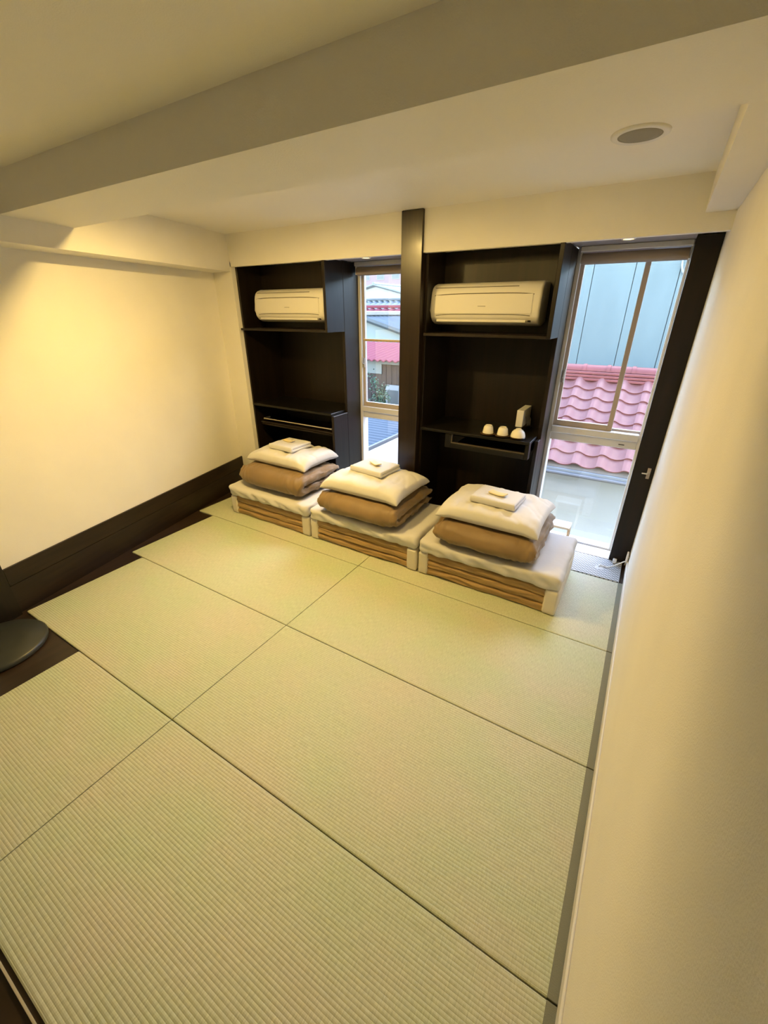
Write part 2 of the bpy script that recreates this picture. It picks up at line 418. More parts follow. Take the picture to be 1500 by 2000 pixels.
alcove(XN, CL, 'dark wood alcove with a steel rail under its counter', 'L')
alcove(PR, CR, 'dark wood alcove holding cups and a tissue box on its counter', 'R')

# ---------------------------------------------------------------- air conditioners
def aircon(xc, w, label):
    y1, z0, z1 = 3.418, 1.716, 1.998
    t = thing('air_conditioner', label, 'air conditioner', (xc, y1, z0), 'air conditioners in the alcoves')
    x0, x1 = xc-w/2, xc+w/2
    d = 3.18
    prof = [(y1, z0+.02), (3.32, z0), (3.255, z0+.006), (3.215, z0+.022), (d+.012, z0+.046), (d+.004, z0+.062), (d, z0+.10), (d+.004, z0+.19), (d+.012, z0+.225),
            (d+.026, z0+.25), (d+.05, z0+.268), (d+.09, z0+.280), (y1, z1)]
    bm = bmesh.new(); extrude_x(bm, prof, x0, x1)
    ends = [e for e in bm.edges if abs(e.verts[0].co.x-e.verts[1].co.x) < 1e-6]
    bmesh.ops.bevel(bm, geom=ends, offset=.018, segments=4, affect='EDGES', profile=.5, clamp_overlap=True)
    obj('body', bm, plastic, t, smooth=True, angle=35)
    # front panel, slightly proud, bounded by curved grooves
    fp = bmesh.new(); n = 24
    def strip(bmx, zf, yf, th, xa, xb):
        prev = None
        for i in range(n+1):
            u = i/n; x = xa+(xb-xa)*u; z = zf(u); y = yf(z)
            cur = [bmx.verts.new((x, y-.002, z-th)), bmx.verts.new((x, y-.002, z+th)), bmx.verts.new((x, y+.006, z+th)), bmx.verts.new((x, y+.006, z-th))]
            if prev:
                for k in range(4): bmx.faces.new((prev[k], prev[(k+1) % 4], cur[(k+1) % 4], cur[k]))
            else: bmx.faces.new(cur)
            prev = cur
        bmx.faces.new(prev[::-1])
    def ysurf(z):
        pp = sorted([(b_, a) for a, b_ in prof[3:11]])
        for (za, ya), (zb, yb_) in zip(pp, pp[1:]):
            if za <= z <= zb: return ya+(yb_-ya)*(z-za)/(zb-za)
        return d
    g1 = bmesh.new(); strip(g1, lambda u: z0+.208-.010*(2*u-1)**4, lambda z: ysurf(z)-.0005, .0026, x0+.035, x1-.05); obj('panel_groove', g1, plastic_d, t)
    g2 = bmesh.new(); strip(g2, lambda u: z0+.074-.008*(2*u-1)**6, lambda z: ysurf(z)-.0005, .0020, x0+.05, x1-.06); obj('panel_groove', g2, plastic_d, t)
    g3 = bmesh.new(); strip(g3, lambda u: z0+.249, lambda z: ysurf(z)-.0004, .0022, x0+.03, x0+.80*w); obj('intake_groove', g3, plastic_d, t)
    pl = bmesh.new(); strip(pl, lambda u: z0+.140, lambda z: ysurf(z)-.0022, .060, x0+.045, x1-.055)
    obj('front_panel', pl, plastic, t)
    fl = bmesh.new(); strip(fl, lambda u: z0+.036, lambda z: ysurf(z)-.002, .011, x0+.05, x1-.09); obj('louver_flap', fl, plastic, t)
    obj('maker_mark', B(xc-.028, xc+.028, d-.0072, d-.004, z0+.125, z0+.129), plastic_g, t)
    obj('sensor_window', B(x1-.075, x1-.055, ysurf(z0+.034)-.006, ysurf(z0+.034)+.004, z0+.026, z0+.038, .002), black, t)
    return t
aircon(-1.121, .808, 'ivory air conditioner in the alcove above the cups and tissue box')
aircon(-2.973, .850, 'ivory air conditioner in the alcove above the steel rail')

# ================================================================ the bedding
def layer_disp(seed, amp=.006):
    def f(q, p):
        q = q.copy()
        k = .5+.5*nz(Vector((q.x*.9, 0, seed)), 3)
        q.y += amp*nz(Vector((q.x*2.2, q.y*.5, q.z*16)), 3.2, seed)
        q.z += amp*.55*nz(q, 9, seed+2)*k
        return q
    return f
def bed(x0, x1, seed, who, dz=0, sag=.02, duv=None, pil=None, tow=None, pk=None):
    y0, y1 = 2.44, 3.065
    # folded mattress: three layers and white end covers
    t = thing('folding_mattress', 'brown folded mattress at the bottom of %s' % who, 'mattress', ((x0+x1)/2, (y0+y1)/2, 0), 'folded mattresses')
    for k in range(3):
        bm = rbox(bmesh.new(), ((x0+x1)/2, (y0+y1)/2, .002+.031+k*.0615), ((x1-x0)/2-.006, (y1-y0)/2, .0315), (.02, .024, .024), (44, 10, 2), layer_disp(seed+k, .012))
        obj('mattress_layer', bm, mbrown, t, smooth=True)
    for a, b_ in ((x0-.002, x0+.075), (x1-.085, x1+.002)):
        bm = rbox(bmesh.new(), ((a+b_)/2, (y0+y1)/2-.004, .095), ((b_-a)/2, (y1-y0)/2+.007, .094), (.014, .022, .022), (5, 14, 6), layer_disp(seed+9, .004))
        obj('end_cover', bm, band, t, smooth=True)['label'] = 'off white cloth end cover'
    # futon under a white sheet
    def fd(q, p):
        q = q.copy(); cx = (q.x-(x0+x1)/2)/((x1-x0)/2)
        top = max(0, p.z)
        q.z -= sag*top*(1-cx*cx)*(1-.35*p.y)
        q.z += .010*nz(q, 3.2, seed)*(.3+top)+.004*nz(Vector((q.x*2.4, q.y*.6, q.z)), 9, seed+1)
        if p.y < -.9: q.y += .018*nz(Vector((q.x*1.9+q.z*2, 0, q.z*2.0)), 8, seed+3)-.006; q.z -= .010*(.5+.5*nz(Vector((q.x, 0, 0)), 4, seed))*(1-top)
        if abs(p.x) > .9: q.x += .008*nz(Vector((0, q.y*2, q.z*3)), 8, seed+4)
        return q
    bm = rbox(bmesh.new(), ((x0+x1)/2, (y0+y1)/2-.006, .2485+dz/2), ((x1-x0)/2+.001, (y1-y0)/2+.012, .0525+dz/2), (.028, .034, .036), (48, 28, 5), fd)
    f = tag(obj('futon', bm, sheet, None, smooth=True), 'white sheeted futon under the duvet of %s' % who, 'futon', 'folded futons')
    # duvet: a slab folded in two, fold to the front
    dx0, dx1, dy0, dy1, zb, H = duv
    T = H/4; W = (dx1-dx0)/2; cx = (dx0+dx1)/2
    spine = []; nB = 16
    yb, yf = dy1-T*.5, dy0+2*T
    for i in range(nB): spine.append((yb+(yf-yb)*i/(nB-1), zb+T))
    for i in range(1, 9): a = math.pi*i/9; spine.append((yf-math.sin(a)*T, zb+2*T-math.cos(a)*T))
    for i in range(nB): spine.append((yf+(yb-yf)*i/(nB-1), zb+3*T))
    bm = bmesh.new(); NS = 180; rings = []
    for i, (yy, zz) in enumerate(spine):
        a = spine[max(i-1, 0)]; b_ = spine[min(i+1, len(spine)-1)]
        tv = Vector((0, b_[0]-a[0], b_[1]-a[1])).normalized(); nv = Vector((0, -tv.z, tv.y))
        e = min(i, len(spine)-1-i); fade = min(1, .35+.25*e)
        ring = []
        for s in range(NS):
            th = 2*math.pi*s/NS; cc, ss = math.cos(th), math.sin(th)
            px = math.copysign(abs(cc)**.42, cc); pn = math.copysign(abs(ss)**.62, ss)
            p = Vector((cx, yy, zz))+Vector((1, 0, 0))*px*W+nv*pn*T*.985*fade
            edge = abs(px)**6
            wr = nz(Vector((p.x*1.2, p.y*1.5, p.z*3)), 7, seed)*.008+(.4+.6*abs(px)**2)*nz(Vector((p.x*6+p.z*2.5, p.y*.9, p.z*1.2)), 6, seed+1)*.012
            wr += edge*nz(Vector((p.x*2, p.y*4.5, p.z*4.5)), 9, seed+5)*.020
            wr -= .009*(.35+.65*abs(px)**3)*max(0, 1-5*abs(nz(Vector((p.x*3.2+p.z*5, p.y*1.2, p.z*2)), 4, seed+30)))
            wr -= .006*max(0, 1-6*abs(nz(Vector((p.x*2, p.y*3+p.x, p.z*4)), 4, seed+40)))
            front = max(0, (yf-yy)/T) if i in range(nB-2, nB+10) else 0
            p += nv*wr*(1 if abs(pn) > .3 else .3); p.x += edge*.016*nz(Vector((0, p.y*3, p.z*6)), 6, seed+8)*(1 if px > 0 else -1)
            p.y -= front*.012*(1-px*px)
            p.z -= .012*(1-px*px)*(1 if zz > zb+2*T else 0)
            p.z += edge*(-.012 if zz > zb+2*T else .004)
            ring.append(bm.verts.new(p))
        rings.append(ring)
    for i in range(len(rings)-1):
        for s in range(NS): bm.faces.new((rings[i][s], rings[i][(s+1) % NS], rings[i+1][(s+1) % NS], rings[i+1][s]))
    bm.faces.new(rings[0][::-1]); bm.faces.new(rings[-1])
    tag(obj('duvet', bm, brown, None, smooth=True), 'brown folded duvet between futon and pillow of %s' % who, 'duvet', 'folded duvets')
    # pillow
    px0, px1, py0, py1, pz, ph = pil
    bm = bmesh.new(); N, Mv = 60, 44; top = []; bot = []
    def prof(u, v):
        k = (1-abs(u)**5)*(1-abs(v)**6)
        return max(0, k)**.38
    for i in range(N+1):
        rt_, rb_ = [], []
        for j in range(Mv+1):
            u = -1+2*i/N; v = -1+2*j/Mv
            pin = 1-.035*(1-abs(v)**2)*abs(u)**8; pin2 = 1-.05*(1-abs(u)**2)*abs(v)**8
            x = (px0+px1)/2+(px1-px0)/2*u*pin; y = (py0+py1)/2+(py1-py0)/2*v*pin2
            hgt = prof(u, v)
            q = Vector((x, y, 0))
            wv = .009*nz(q, 7, seed+20)+.007*nz(Vector((x*4, y, 0)), 6, seed+21)
            wv -= .007*max(0, 1-5*abs(nz(Vector((x*2.4+y*1.5, y*1.2, 0)), 4, seed+50)))*(.4+.6*abs(u))
            mid = pz+ph*.42
            droop = -.022*max(0, abs(u)-.72)/.28*max(0, abs(v)-.6)/.4-.006*max(0, -v-.6)/.4
            zt = mid+droop+ph*.58*hgt+wv*(.3+hgt); zb_ = mid+droop-ph*.42*hgt
            rt_.append(bm.verts.new((x, y, zt+.003)))
            rb_.append(bm.verts.new((x, y, min(zb_, zt)-.003)))
        top.append(rt_); bot.append(rb_)
    for i in range(N):
        for j in range(Mv):
            bm.faces.new((top[i][j], top[i+1][j], top[i+1][j+1], top[i][j+1])); bm.faces.new((bot[i][j], bot[i][j+1], bot[i+1][j+1], bot[i+1][j]))
    for i in range(N):
        for j in (0, Mv): bm.faces.new((top[i][j], top[i+1][j], bot[i+1][j], bot[i][j]))
    for j in range(Mv):
        for i in (0, N): bm.faces.new((top[i][j], top[i][j+1], bot[i][j+1], bot[i][j]))
    tag(obj('pillow', bm, pillowm, None, smooth=True, angle=70), 'white pillow lying on the brown duvet of %s' % who, 'pillow', 'stacked pillows')
    # folded towel, three thicknesses with the fold to the front
    tx, ty, tz, tw, tl, ang = tow
    tt = thing('folded_towel', 'folded white towel on the pillow of %s' % who, 'towel', (tx, ty, tz), 'folded towels')
    tt.rotation_euler = (0, 0, ang)
    Mw = parent_world(tt)
    for k, (hz_, hh, ww, ll) in enumerate(((.012, .0125, tw/2, tl/2), (.0345, .0125, tw/2-.004, tl/2-.004))):
        bm = rbox(bmesh.new(), (0, 0, hz_), (ww, ll, hh), (.010, .012, .012), (14, 12, 2), lambda q, p: q+Vector((.003*nz(q, 14, seed+k), .002*nz(q, 15, seed+k+3), .004*nz(q, 8, seed+k)*(1 if p.z > -.5 else 0))))
        o = obj('towel_fold', bm, towelm, None, smooth=True); o.parent = tt
    bm = rbox(bmesh.new(), (0, -tl/2+.004, .0235), (tw/2-.001, .013, .0235), (.008, .012, .018), (14, 2, 3), lambda q, p: q+Vector((0, .002*nz(q, 12, seed), .002*nz(q, 9, seed))))
    o = obj('fold_edge', bm, towelm, None, smooth=True); o.parent = tt
    # wrapped packet, slightly bent
    ox, oy, oa = pk
    def bend(q, p): return q+Vector((0, 0, .010*p.x*p.x*(1 if p.x > 0 else .35)+.002*nz(q, 30, seed)))
    bm = rbox(bmesh.new(), (0, 0, .007), (.064, .027, .006), (.006, .006, .005), (8, 4, 1), bend)
    o = tag(obj('paper_packet', bm, packet, None, smooth=True, angle=50), 'small cream packet on the towel of %s' % who, 'packet', 'packets on the towels')
    o.location = (tx+ox, ty+oy, tz+.0485); o.rotation_euler = (0, 0, oa)
bed(-1.172, -.172, 1.3, 'the bedding set beside the wide window', duv=(-1.065, -.355, 2.405, 3.075, .305, .176), sag=.010,
    pil=(-1.075, -.362, 2.475, 3.035, .482, .114), tow=(-.712, 2.735, .600, .325, .25, -.06), pk=(.00, -.02, -.25))
bed(-2.225, -1.190, 5.1, 'the bedding set between its two neighbours', duv=(-2.11, -1.365, 2.385, 3.085, .300, .180), sag=.012,
    pil=(-2.11, -1.38, 2.455, 3.02, .482, .114), tow=(-1.792, 2.815, .600, .33, .27, -.10), pk=(.0, .0, -.55))
bed(-3.235, -2.245, 9.7, 'the bedding set beside the cream wall', duv=(-3.135, -2.365, 2.46, 3.088, .304, .208), sag=.014,
    pil=(-3.125, -2.40, 2.60, 3.097, .512, .114), tow=(-2.785, 2.86, .630, .30, .27, -.04), pk=(-.03, .01, -.15))

# ================================================================ small things
def cup(kind, x, y, label):
    z = .9385
    s = lathe(bmesh.new(), [(.030, 0), (.052, .004), (.058, .010), (.056, .012), (.030, .007), (.001, .006)], (x, y, z), 28)
    tag(obj('saucer', s, lacq, None, smooth=True, angle=50), 'brown lacquer saucer under the %s' % label, 'saucer', 'saucers on the counter')
    z += .0125
    if kind == 'cup':
        pr = [(.041, 0), (.043, .002), (.041, .014), (.036, .044), (.032, .054), (.026, .057), (.026, .062), (.021, .062), (.021, .058), (.001, .057)]
    else:
        pr = [(.053, 0), (.055, .002), (.053, .016), (.046, .036), (.034, .050), (.022, .056), (.021, .062), (.017, .062), (.016, .057), (.001, .056)]
    tag(obj('tea_cup' if kind == 'cup' else 'rice_bowl', lathe(bmesh.new(), pr, (x, y, z), 28), ceram, None, smooth=True, angle=50), label, 'cup' if kind == 'cup' else 'bowl', 'upturned cups on the counter')
cup('cup', -.973, 3.175, 'straight upturned cream cup farthest from the tissue box')
cup('cup', -.858, 3.175, 'straight upturned cream cup next to the rounded bowl')
cup('bowl', -.742, 3.18, 'rounded upturned cream bowl under the tissue box')

t = thing('tissue_box', 'white tissue box fixed end on above the cups', 'tissue box', (-.79, 3.48, .98))
obj('box_body', B(-.816, -.762, 3.36, 3.599, .980, 1.112, .003), white, t)
tb = bmesh.new(); vs = [(-.761, 3.42, 1.052), (-.761, 3.54, 1.052), (-.738, 3.53, 1.02), (-.742, 3.43, 1.025), (-.730, 3.50, .972), (-.745, 3.435, .985)]
V = [tb.verts.new(v) for v in vs]; tb.faces.new((V[0], V[1], V[2], V[3])); tb.faces.new((V[3], V[2], V[4], V[5]))
r_ = bmesh.ops.solidify(tb, geom=tb.faces[:], thickness=.002)
obj('tissue', tb, towelm, t)

# small stool behind the bedding
t = thing('stool', 'small white stool behind the bedding at the window', 'stool', (-.36, 3.34, 0))
obj('seat', B(-.47, -.258, 3.27, 3.40, .235, .253, .003), white, t)
for x in (-.468, -.272):
    for y in (3.272, 3.386): obj('leg', B(x, x+.012, y, y+.012, .0035, .235), mat('pale wood leg', (.66, .52, .36), .5), t)
tag(obj('patterned_mat', B(-.598, .160, YB+.012, 3.398, -.0135, .003, .001), lattice), 'white mat printed with grey lattice before the wide window', 'mat')
# cable and plug by the dark panel
t = thing('power_cable', 'white power cable with plug by the dark panel', 'cable', (.11, 3.33, .0))
pts = []
for i in range(30):
    u = i/29; pts.append((.178-.19*u+.03*math.sin(u*7), 3.36-.16*u-.04*math.sin(u*5), .010+.085*max(0, math.sin(math.pi*min(1, u*2.0)))*(1-u)))
obj('cord', tube(bmesh.new(), pts, .0045, 7), cable, t, smooth=True)
obj('plug', rbox(bmesh.new(), (.105, 3.365, .020), (.014, .020, .016), .006, (2, 2, 2)), cable, t, smooth=True)
obj('adapter', B(XR-.022, XR-.0095, 3.30, 3.36, .06, .135, .003), cable, t)
# catch on the dark panel
t = thing('latch', 'small metal latch on the dark panel by the window', 'latch', (.15, 3.39, .75))
obj('latch_plate', B(.150, .172, 3.392, 3.3995, .72, .80, .002), alub, t)
obj('latch_arm', tube(bmesh.new(), [(.161, 3.392, .77), (.150, 3.365, .765), (.120, 3.372, .762)], .005, 8), alu, t)

# ceiling speaker
t = thing('ceiling_speaker', 'round grey speaker grille with white ring in the ceiling', 'speaker', (-.24, 2.335, ZC-.012))
obj('ring', lathe(bmesh.new(), [(.080, .0118), (.080, .004), (.098, .002), (.105, .006), (.106, .0118)], (-.24, 2.335, ZC-.012), 40), white, t, smooth=True, angle=60)
obj('grille', lathe(bmesh.new(), [(.001, .0015), (.05, .002), (.076, .004), (.080, .009), (.001, .0095)], (-.24, 2.335, ZC-.012), 40), mat('grey speaker cloth', (.30, .285, .25), .8, bump=.5, bscale=(500, 500, 500)), t, smooth=True, angle=60)

# recessed lights over the window recesses
def downlight(x, y, label):
    z = ZH+.012
    t = thing('downlight', label, 'light', (x, y, z), 'lights over the windows')
    obj('trim_ring', lathe(bmesh.new(), [(.030, .0055), (.030, .002), (.036, 0), (.040, .003), (.040, .0055)], (x, y, z), 28), alu, t, smooth=True, angle=60)
    obj('lens', lathe(bmesh.new(), [(.001, .002), (.022, .0022), (.0295, .004), (.0295, .0055)], (x, y, z), 28), mat('lit lens', (.9, .8, .6), .5, emit=(1, .58, .16), estr=5), t, smooth=True)
downlight(-.281, 3.26, 'small lit downlight over the wide window')
downlight(-2.15, 3.26, 'small lit downlight over the narrow window')

# the room lamp, up behind the beam, and an added fill lamp
def ceiling_lamp(x, y, k, label):
    t = thing('ceiling_lamp', label, 'lamp', (x, y, ZC))
    obj('lamp_body', lathe(bmesh.new(), [(.001, 0), (.062, 0), (.066, -.004), (.066, -.030), (.062, -.034), (.052, -.034), (.051, -.031), (.001, -.031)], (x, y, ZC-.0005), 32), white, t, smooth=True, angle=40)
    obj('diffuser', lathe(bmesh.new(), [(.050, -.0312), (.048, -.0345), (.001, -.0355)], (x, y, ZC-.0005), 32), mat('lit diffuser %d' % (k*100), (1, .9, .7), .5, emit=LAMP_COL, estr=k*LAMP_STRENGTH/6), t, smooth=True)
ceiling_lamp(-2.2, 1.765, .88, 'bright flat round lamp behind the beam near the cream wall')
ceiling_lamp(-1.15, 1.765, .30, 'added unseen fill lamp behind the beam towards the speaker')  # added fill with no known fixture, brightens the right side of the room

# round base of a floor stand
t = thing('floor_stand', 'round dark base of a floor stand on the dark floor', 'stand', (-2.94, .42, -.013))
obj('base', lathe(bmesh.new(), [(.235, 0), (.245, .006), (.246, .022), (.235, .034), (.12, .042), (.03, .050), (.001, .051)], (-2.94, .42, -.0135), 48), fanm, t, smooth=True, angle=50)
obj('pole', tube(bmesh.new(), [(-2.99, .40, .03), (-2.99, .40, .75)], .014, 14), fanm, t, smooth=True, angle=50)

# ================================================================ outside
ext = lambda n, c, **k: mat(n, c, .8, **k)
terra = mat('red glazed roof tile', (.26, .09, .074), .48, spec=.42, vary=.28, vscale=(3, 3, 3))
terra_d = mat('dark red ridge tile', (.26, .075, .066), .45, spec=.25, vary=.2, vscale=(4, 4, 4))
stucco = ext('pale stucco', (.31, .315, .315), vary=.08, vscale=(3, 3, 3), bump=.4, bscale=(60, 60, 60))
slate = mat('blue grey sheet cladding', (.17, .205, .195), .7, spec=.25, vary=.10, vscale=(5, 5, 1.2))
# --- neighbour house with tiled roof
h = thing('neighbour_house', 'pale house with red tiled roof outside the wide window', 'house', (-.2, 6.2, -3))
YE, ZE, YT, ZT = 5.30, .085, 6.52, .935
sl = math.hypot(YT-YE, ZT-ZE); ca, sa_ = (YT-YE)/sl, (ZT-ZE)/sl
NR = 8; ex = sl/NR; TW = .272; L_ = ex*1.22
def tile_mesh():
    bm = bmesh.new(); cols = []; K = 12
    for i in range(K+1):
        u = i/K; x = (u-.5)*TW*1.04
        # broad hollow then a roll
        zz = .040*math.cos(2*math.pi*(u-.14))*(1 if math.cos(2*math.pi*(u-.14)) > 0 else .45)
        cols.append([(x, v*L_, zz-.022*v+dz) for v in (0, 1) for dz in (0, -.018)])
    V = [[bm.verts.new(p) for p in c] for c in cols]
    for a, b_ in zip(V, V[1:]):
        bm.faces.new((a[0], b_[0], b_[2], a[2])); bm.faces.new((a[1], a[3], b_[3], b_[1])); bm.faces.new((a[0], a[1], b_[1], b_[0])); bm.faces.new((a[2], b_[2], b_[3], a[3]))
    bm.faces.new((V[0][0], V[0][2], V[0][3], V[0][1])); bm.faces.new((V[-1][0], V[-1][1], V[-1][3], V[-1][2]))
    me = bpy.data.meshes.new('roof_tile'); bmesh.ops.recalc_face_normals(bm, faces=bm.faces); bm.to_mesh(me); bm.free(); me.materials.append(terra)
    for p in me.polygons: p.use_smooth = True
    me.set_sharp_from_angle(angle=math.radians(40)); return me
tm = tile_mesh(); XT0 = -2.05
for r_ in range(NR):
    for c in range(13):
        o = new_obj('roof_tile', tm, None, None); o.parent = h
        o.matrix_parent_inverse = parent_world(h).inverted()
        o.location = (XT0+c*TW+random.uniform(-.003, .003), YE+r_*ex*ca, ZE+.055+r_*ex*sa_)
        o.rotation_euler = (math.asin(sa_), 0, random.uniform(-.006, .006))
rs = bmesh.new()
XA, XB = XT0-.2, XT0+13*TW
for quad in ([(YE, ZE), (YT, ZT), (YT, ZT-.06), (YE, ZE-.06)],): extrude_x(rs, quad, XA, XB)
obj('roof_deck', rs, mat('roof deck board', (.20, .16, .13), .8), h)
obj('eave_board', B(XA, XB, YE-.035, YE-.001, ZE-.085, ZE-.005, .004), mat('eave board paint', (.2, .2, .2), .6), h)
obj('gutter', tube(bmesh.new(), [(XA, YE-.06, ZE-.055), (XB, YE-.06, ZE-.055)], .022, 10), mat('gutter plastic', (.14, .13, .13), .5), h)
wm = bmesh.new(); box(wm, XA+.2, XB, 5.58, 8.0, -3, ZE+.02); obj('wall', wm, stucco, h)
for k in range(3): obj('ridge_course', B(XA, XB, YT-.02+k*.012, YT+.30-k*.012, ZT+.03+k*.040, ZT+.064+k*.040, .006), terra_d, h)
x = XA
while x < XB:
    rc = bmesh.new(); n = 10; a = []
    for xx, rr in ((x, .085), (x+.255, .085), (x+.256, .097), (x+.30, .097)):
        a.append([rc.verts.new((xx, YT+.14+rr*math.cos(math.pi*i/n), ZT+.150+rr*.85*math.sin(math.pi*i/n))) for i in range(n+1)])
    for p, q in zip(a, a[1:]):
        for i in range(n): rc.faces.new((p[i], p[i+1], q[i+1], q[i]))
    rc.faces.new(a[0]); rc.faces.new(a[-1][::-1])
    obj('ridge_cap', rc, terra_d, h, smooth=True, angle=40); x += .30
# --- tall grey clad building behind it
h2 = thing('clad_building', 'tall blue grey clad building behind the red tiled roof', 'building', (1, 9.6, -3))
xp = -2.3; 
while xp < 4.4:
    obj('cladding_panel', B(xp+.003, xp+.585, 8.3, 8.36, -3, 2.95, .006), slate, h2); xp += .59
obj('core_wall', B(-2.3, 4.4, 8.362, 11, -3, 2.95), slate, h2)
tag(obj('cable_loop', tube(bmesh.new(), [(.155+.10*math.cos(a*math.pi/12), 8.27, 2.50+.19*math.sin(a*math.pi/12)) for a in range(25)], .014, 8), mat('pale conduit', (.3, .3, .31), .5)), 'pale cable loop hanging on the grey clad building', 'cable')

# --- the view through the narrow window
GZ = -.62
struct('ground_1', B(-40, -2.45, 6.0, 70, GZ-.3, GZ-.14), ext('bare ground', (.16, .15, .14)))
bpy.data.objects['ground_1'].name = 'ground'
def corrugated(bm, x0, x1, y0, y1, z0, z1, pitch, amp, along='x', th=.02):
    """sheet sloping from (y0,z0) to (y1,z1); ridges run down the slope, or across it"""
    if along == 'x':   # waves seen across x
        n = int((x1-x0)/pitch*6); prev = None
        for i in range(n+1):
            x = x0+(x1-x0)*i/n; d = amp*math.cos(2*math.pi*(x-x0)/pitch)
            cur = [bm.verts.new((x, y0, z0+d)), bm.verts.new((x, y1, z1+d)), bm.verts.new((x, y1, z1+d-th)), bm.verts.new((x, y0, z0+d-th))]
            if prev:
                for k in range(4): bm.faces.new((prev[k], prev[(k+1) % 4], cur[(k+1) % 4], cur[k]))
            else: bm.faces.new(cur)
            prev = cur
        bm.faces.new(prev[::-1])
    else:
        n = int((y1-y0)/pitch*6); prof = []
        for i in range(n+1):
            u = i/n; prof.append((y0+(y1-y0)*u, z0+(z1-z0)*u+amp*math.cos(2*math.pi*(y1-y0)*u/pitch)))
        prof += [(y1, z1-th-amp*2), (y0, z0-th-amp*2)]
        extrude_x(bm, prof, x0, x1)
    return bm
t = thing('corrugated_roof', 'grey corrugated metal roof below the narrow window', 'roof', (-5.6, 7.6, GZ-.14))
obj('sheet', corrugated(bmesh.new(), -7.6, -4.40, 5.9, 9.5, GZ, GZ+.03, .18, .03, 'y'), mat('grey metal roof', (.10, .11, .125), .7, spec=.2), t)
obj('wall', B(-7.55, -4.45, 6.02, 9.45, GZ-.139, GZ-.06), stucco, t)
obj('edge_flashing', B(-4.40, -4.35, 5.9, 9.5, GZ-.06, GZ+.045, .004), mat('flashing', (.1, .1, .11), .5), t)
t = thing('flat_roof', 'pale flat roof below the narrow window', 'roof', (-3.6, 7.6, GZ-.14))
obj('slab', B(-4.34, -2.5, 6.22, 9.5, GZ-.139, GZ-.02, .004), mat('pale roof coating', (.42, .37, .32), .8, vary=.14, vscale=(5, 5, 5)), t)  # pale base colour with slight random mottling
obj('edge_sheet', corrugated(bmesh.new(), -4.34, -2.5, 6.0, 6.21, GZ-.09, GZ-.05, .05, .010, 'y'), mat('grey metal roof', (.10, .11, .125), .7, spec=.2), t)
# shed with red metal roof
t = thing('garden_shed', 'brown plank shed with red metal roof beyond the narrow window', 'shed', (-6.4, 10.9, GZ-.14))
xx = -8.6; wp = mat('weathered brown plank', (.055, .032, .026), .8, vary=.4, vscale=(8, 8, 1))
while xx < -4.9:
    obj('plank', B(xx, xx+.165, 10.6+random.uniform(0, .012), 10.64, GZ-.139, .60), wp, t); xx += .172
obj('body', B(-8.6, -4.9, 10.642, 12.4, GZ-.139, .62), wp, t)
obj('roof', corrugated(bmesh.new(), -8.8, -4.7, 10.22, 12.6, .635, .93, .19, .024, 'x', .03), mat('red metal roof', (.19, .05, .06), .85, spec=.1), t)
obj('fascia', B(-8.6, -4.9, 10.50, 10.598, .50, .60), mat('pale fascia', (.15, .16, .155), .7), t)
obj('window_panel', B(-7.25, -6.50, 10.57, 10.598, .22, .50, .004), mat('pale green shed pane', (.12, .14, .14), .4), t)
t = thing('window_frame', 'white empty window frame leaning on the brown shed', 'frame', (-6.05, 10.45, GZ-.13))
fb = bmesh.new()
for q in ((-6.28, -6.22, -.62, .02), (-5.86, -5.80, -.62, .02), (-6.22, -5.86, -.04, .02), (-6.22, -5.86, -.62, -.55)): box(fb, q[0], q[1], 10.42, 10.46, q[2]-.13, q[3]-.05)
obj('frame', fb, mat('weathered white paint', (.25, .26, .27), .6), t)
obj('pane', B(-6.22, -5.86, 10.435, 10.445, -.68, -.09), mat('dull glass', (.07, .09, .10), .25), t)
# shrub: stems with leaf cards in real volume
t = thing('shrub', 'leafy green shrub growing in front of the brown shed', 'shrub', (-6.05, 9.75, GZ-.14))
st = bmesh.new(); lv = bmesh.new()
for k in range(7):
    a = random.uniform(0, 6.28); h_ = random.uniform(.55, 1.12); pts = [Vector((-6.05+.03*math.cos(a), 9.75+.03*math.sin(a), GZ-.14))]
    for i in range(1, 6): pts.append(Vector((-6.05+math.cos(a)*.26*(i/5)**1.4, 9.75+math.sin(a)*.20*(i/5)**1.4, GZ-.14+h_*i/5)))
    tube(st, pts, .012, 5)
    for i in range(90):
        u = random.uniform(.25, 1); p = pts[min(4, int(u*5))].lerp(pts[min(5, int(u*5)+1)], u*5-int(u*5))+Vector([random.gauss(0, .075) for _ in range(3)])
        d = Vector([random.gauss(0, 1) for _ in range(3)]).normalized(); e = d.orthogonal().normalized(); L2 = random.uniform(.05, .09)
        q = [p, p+d*L2*.5+e*L2*.25, p+d*L2, p+d*L2*.5-e*L2*.25]; lv.faces.new([lv.verts.new(v) for v in q])
obj('stems', st, wp, t); o = obj('leaves', lv, mat('shrub leaf', (.06, .11, .05), .6, vary=.4, vscale=(9, 9, 9)), t); o['kind'] = 'stuff'

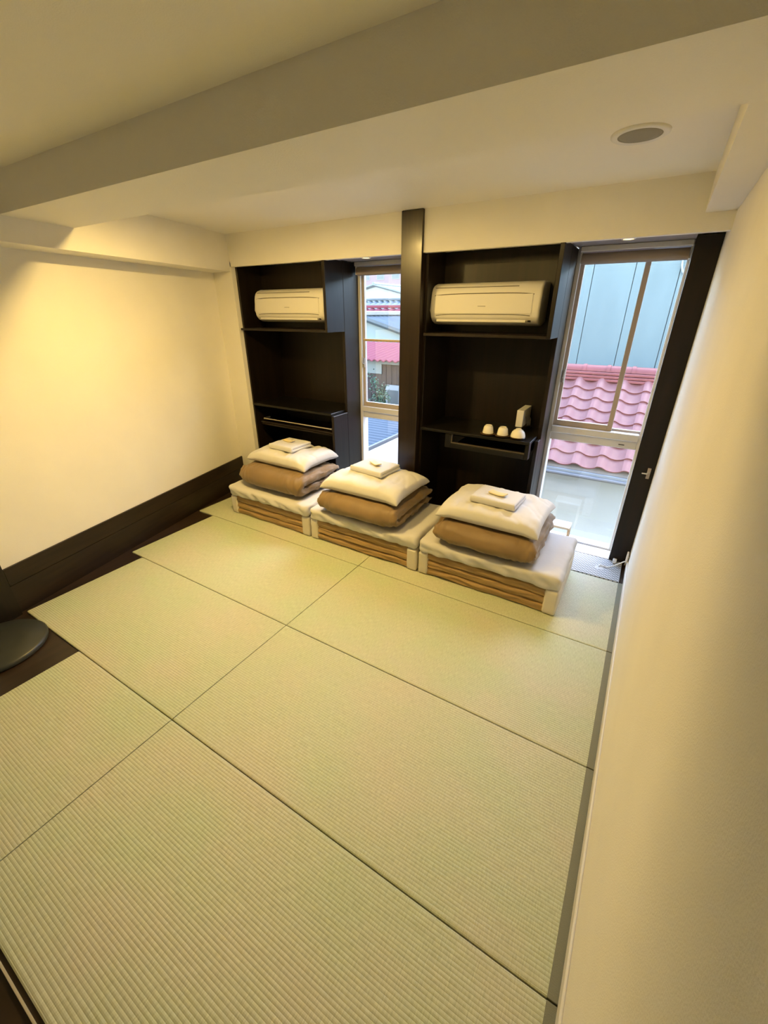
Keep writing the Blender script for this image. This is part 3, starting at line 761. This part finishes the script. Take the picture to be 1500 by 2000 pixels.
def gable_house(name, label, x0, x1, y0, y1, ze, zr, wallm, roofm, ridge='y', over=.35, pitch=.28, windows=()):
    t = thing(name, label, 'house', ((x0+x1)/2, (y0+y1)/2, GZ-.14))
    base = GZ-.139; bm = bmesh.new()
    if ridge == 'y':
        xm = (x0+x1)/2
        pr = [(x0, base), (x1, base), (x1, ze), (xm, zr), (x0, ze)]
        a = [bm.verts.new((x, y0, z)) for x, z in pr]; b_ = [bm.verts.new((x, y1, z)) for x, z in pr]
        bm.faces.new(a); bm.faces.new(b_[::-1])
        for i in range(5): bm.faces.new((a[i], a[(i+1) % 5], b_[(i+1) % 5], b_[i]))
    else:
        ym = (y0+y1)/2; extrude_x(bm, [(y0, base), (y1, base), (y1, ze), (ym, zr), (y0, ze)], x0, x1)
    obj('walls', bm, wallm, t)
    for s in (-1, 1):
        rb = bmesh.new()
        if ridge == 'y':
            xm = (x0+x1)/2; xe = (x1+over) if s > 0 else (x0-over); sl_ = (zr-ze)/((x1-x0)/2); zee = ze-over*sl_
            n = max(4, int((y1-y0+2*over)/pitch*4)); prev = None
            for i in range(n+1):
                y = y0-over+(y1-y0+2*over)*i/n; d = .05*math.cos(2*math.pi*i/4)+.06
                cur = [rb.verts.new((xm, y, zr+d)), rb.verts.new((xe, y, zee+d)), rb.verts.new((xe, y, zee+d-.10)), rb.verts.new((xm, y, zr+d-.10))]
                if prev:
                    for k in range(4): rb.faces.new((prev[k], prev[(k+1) % 4], cur[(k+1) % 4], cur[k]))
                else: rb.faces.new(cur)
                prev = cur
            rb.faces.new(prev[::-1])
        else:
            ym = (y0+y1)/2; ye = (y1+over) if s > 0 else (y0-over); sl_ = (zr-ze)/((y1-y0)/2); zee = ze-over*sl_
            corrugated(rb, x0-over, x1+over, ye, ym, zee+.07, zr+.07, pitch, .045, 'x', .08)
        obj('roof_slope', rb, roofm, t)
    if ridge == 'y': obj('ridge', B((x0+x1)/2-.12, (x0+x1)/2+.12, y0-over, y1+over, zr+.08, zr+.24, .03), roofm, t)
    else: obj('ridge', B(x0-over, x1+over, (y0+y1)/2-.12, (y0+y1)/2+.12, zr+.08, zr+.24, .03), roofm, t)
    for (wx0, wx1, wz0, wz1) in windows:
        w = obj('window', B(wx0, wx1, y0-.05, y0-.001, wz0, wz1, .01), mat('far window frame', (.3, .3, .31), .6), t)
        obj('pane', B(wx0+.06, wx1-.06, y0-.07, y0-.051, wz0+.06, wz1-.06), mat('dull glass', (.07, .09, .10), .25), w)
    return t
pale = ext('pale cyan plaster', (.24, .27, .26)); greyt = mat('grey clay roof tile', (.09, .105, .115), .55, vary=.25, vscale=(2, 2, 2))
gable_house('tiled_house', 'pale gabled house with grey tiled roof behind the brown shed', -12.6, -6.2, 14.2, 20.0, .75, 1.62, pale, greyt, 'y', .4, .30)
gable_house('red_roof_house', 'low house with red metal roof behind the grey tiled gable', -17.5, -9.6, 22.5, 27.0, 1.15, 1.98, ext('tan plaster', (.24, .20, .18)), mat('red metal roof', (.19, .05, .06), .85, spec=.1), 'x', .4, .5)
gable_house('blue_tile_house', 'house with blue grey tiled roof below the white gable', -24, -13.0, 28.5, 33, 1.75, 2.55, pale, greyt, 'x', .4, .5)
gable_house('white_gable_house', 'white gabled house standing behind the tiled roofs', -27.6, -18.6, 36.5, 44, 3.0, 4.05, ext('white plaster', (.36, .36, .35)), ext('pale grey roof', (.22, .235, .24)), 'y', .4, .5, windows=())
t = gable_house('pink_block', 'pinkish apartment block far behind the white gabled house', -46, -25, 56, 64, 9.5, 11, ext('pink plaster', (.26, .18, .175)), mat('red metal roof', (.19, .05, .06), .85, spec=.1), 'x', .5, .8,
            windows=[(-40+i*2.4, -38.8+i*2.4, z, z+1.3) for i in range(6) for z in (3.6, 5.9)])
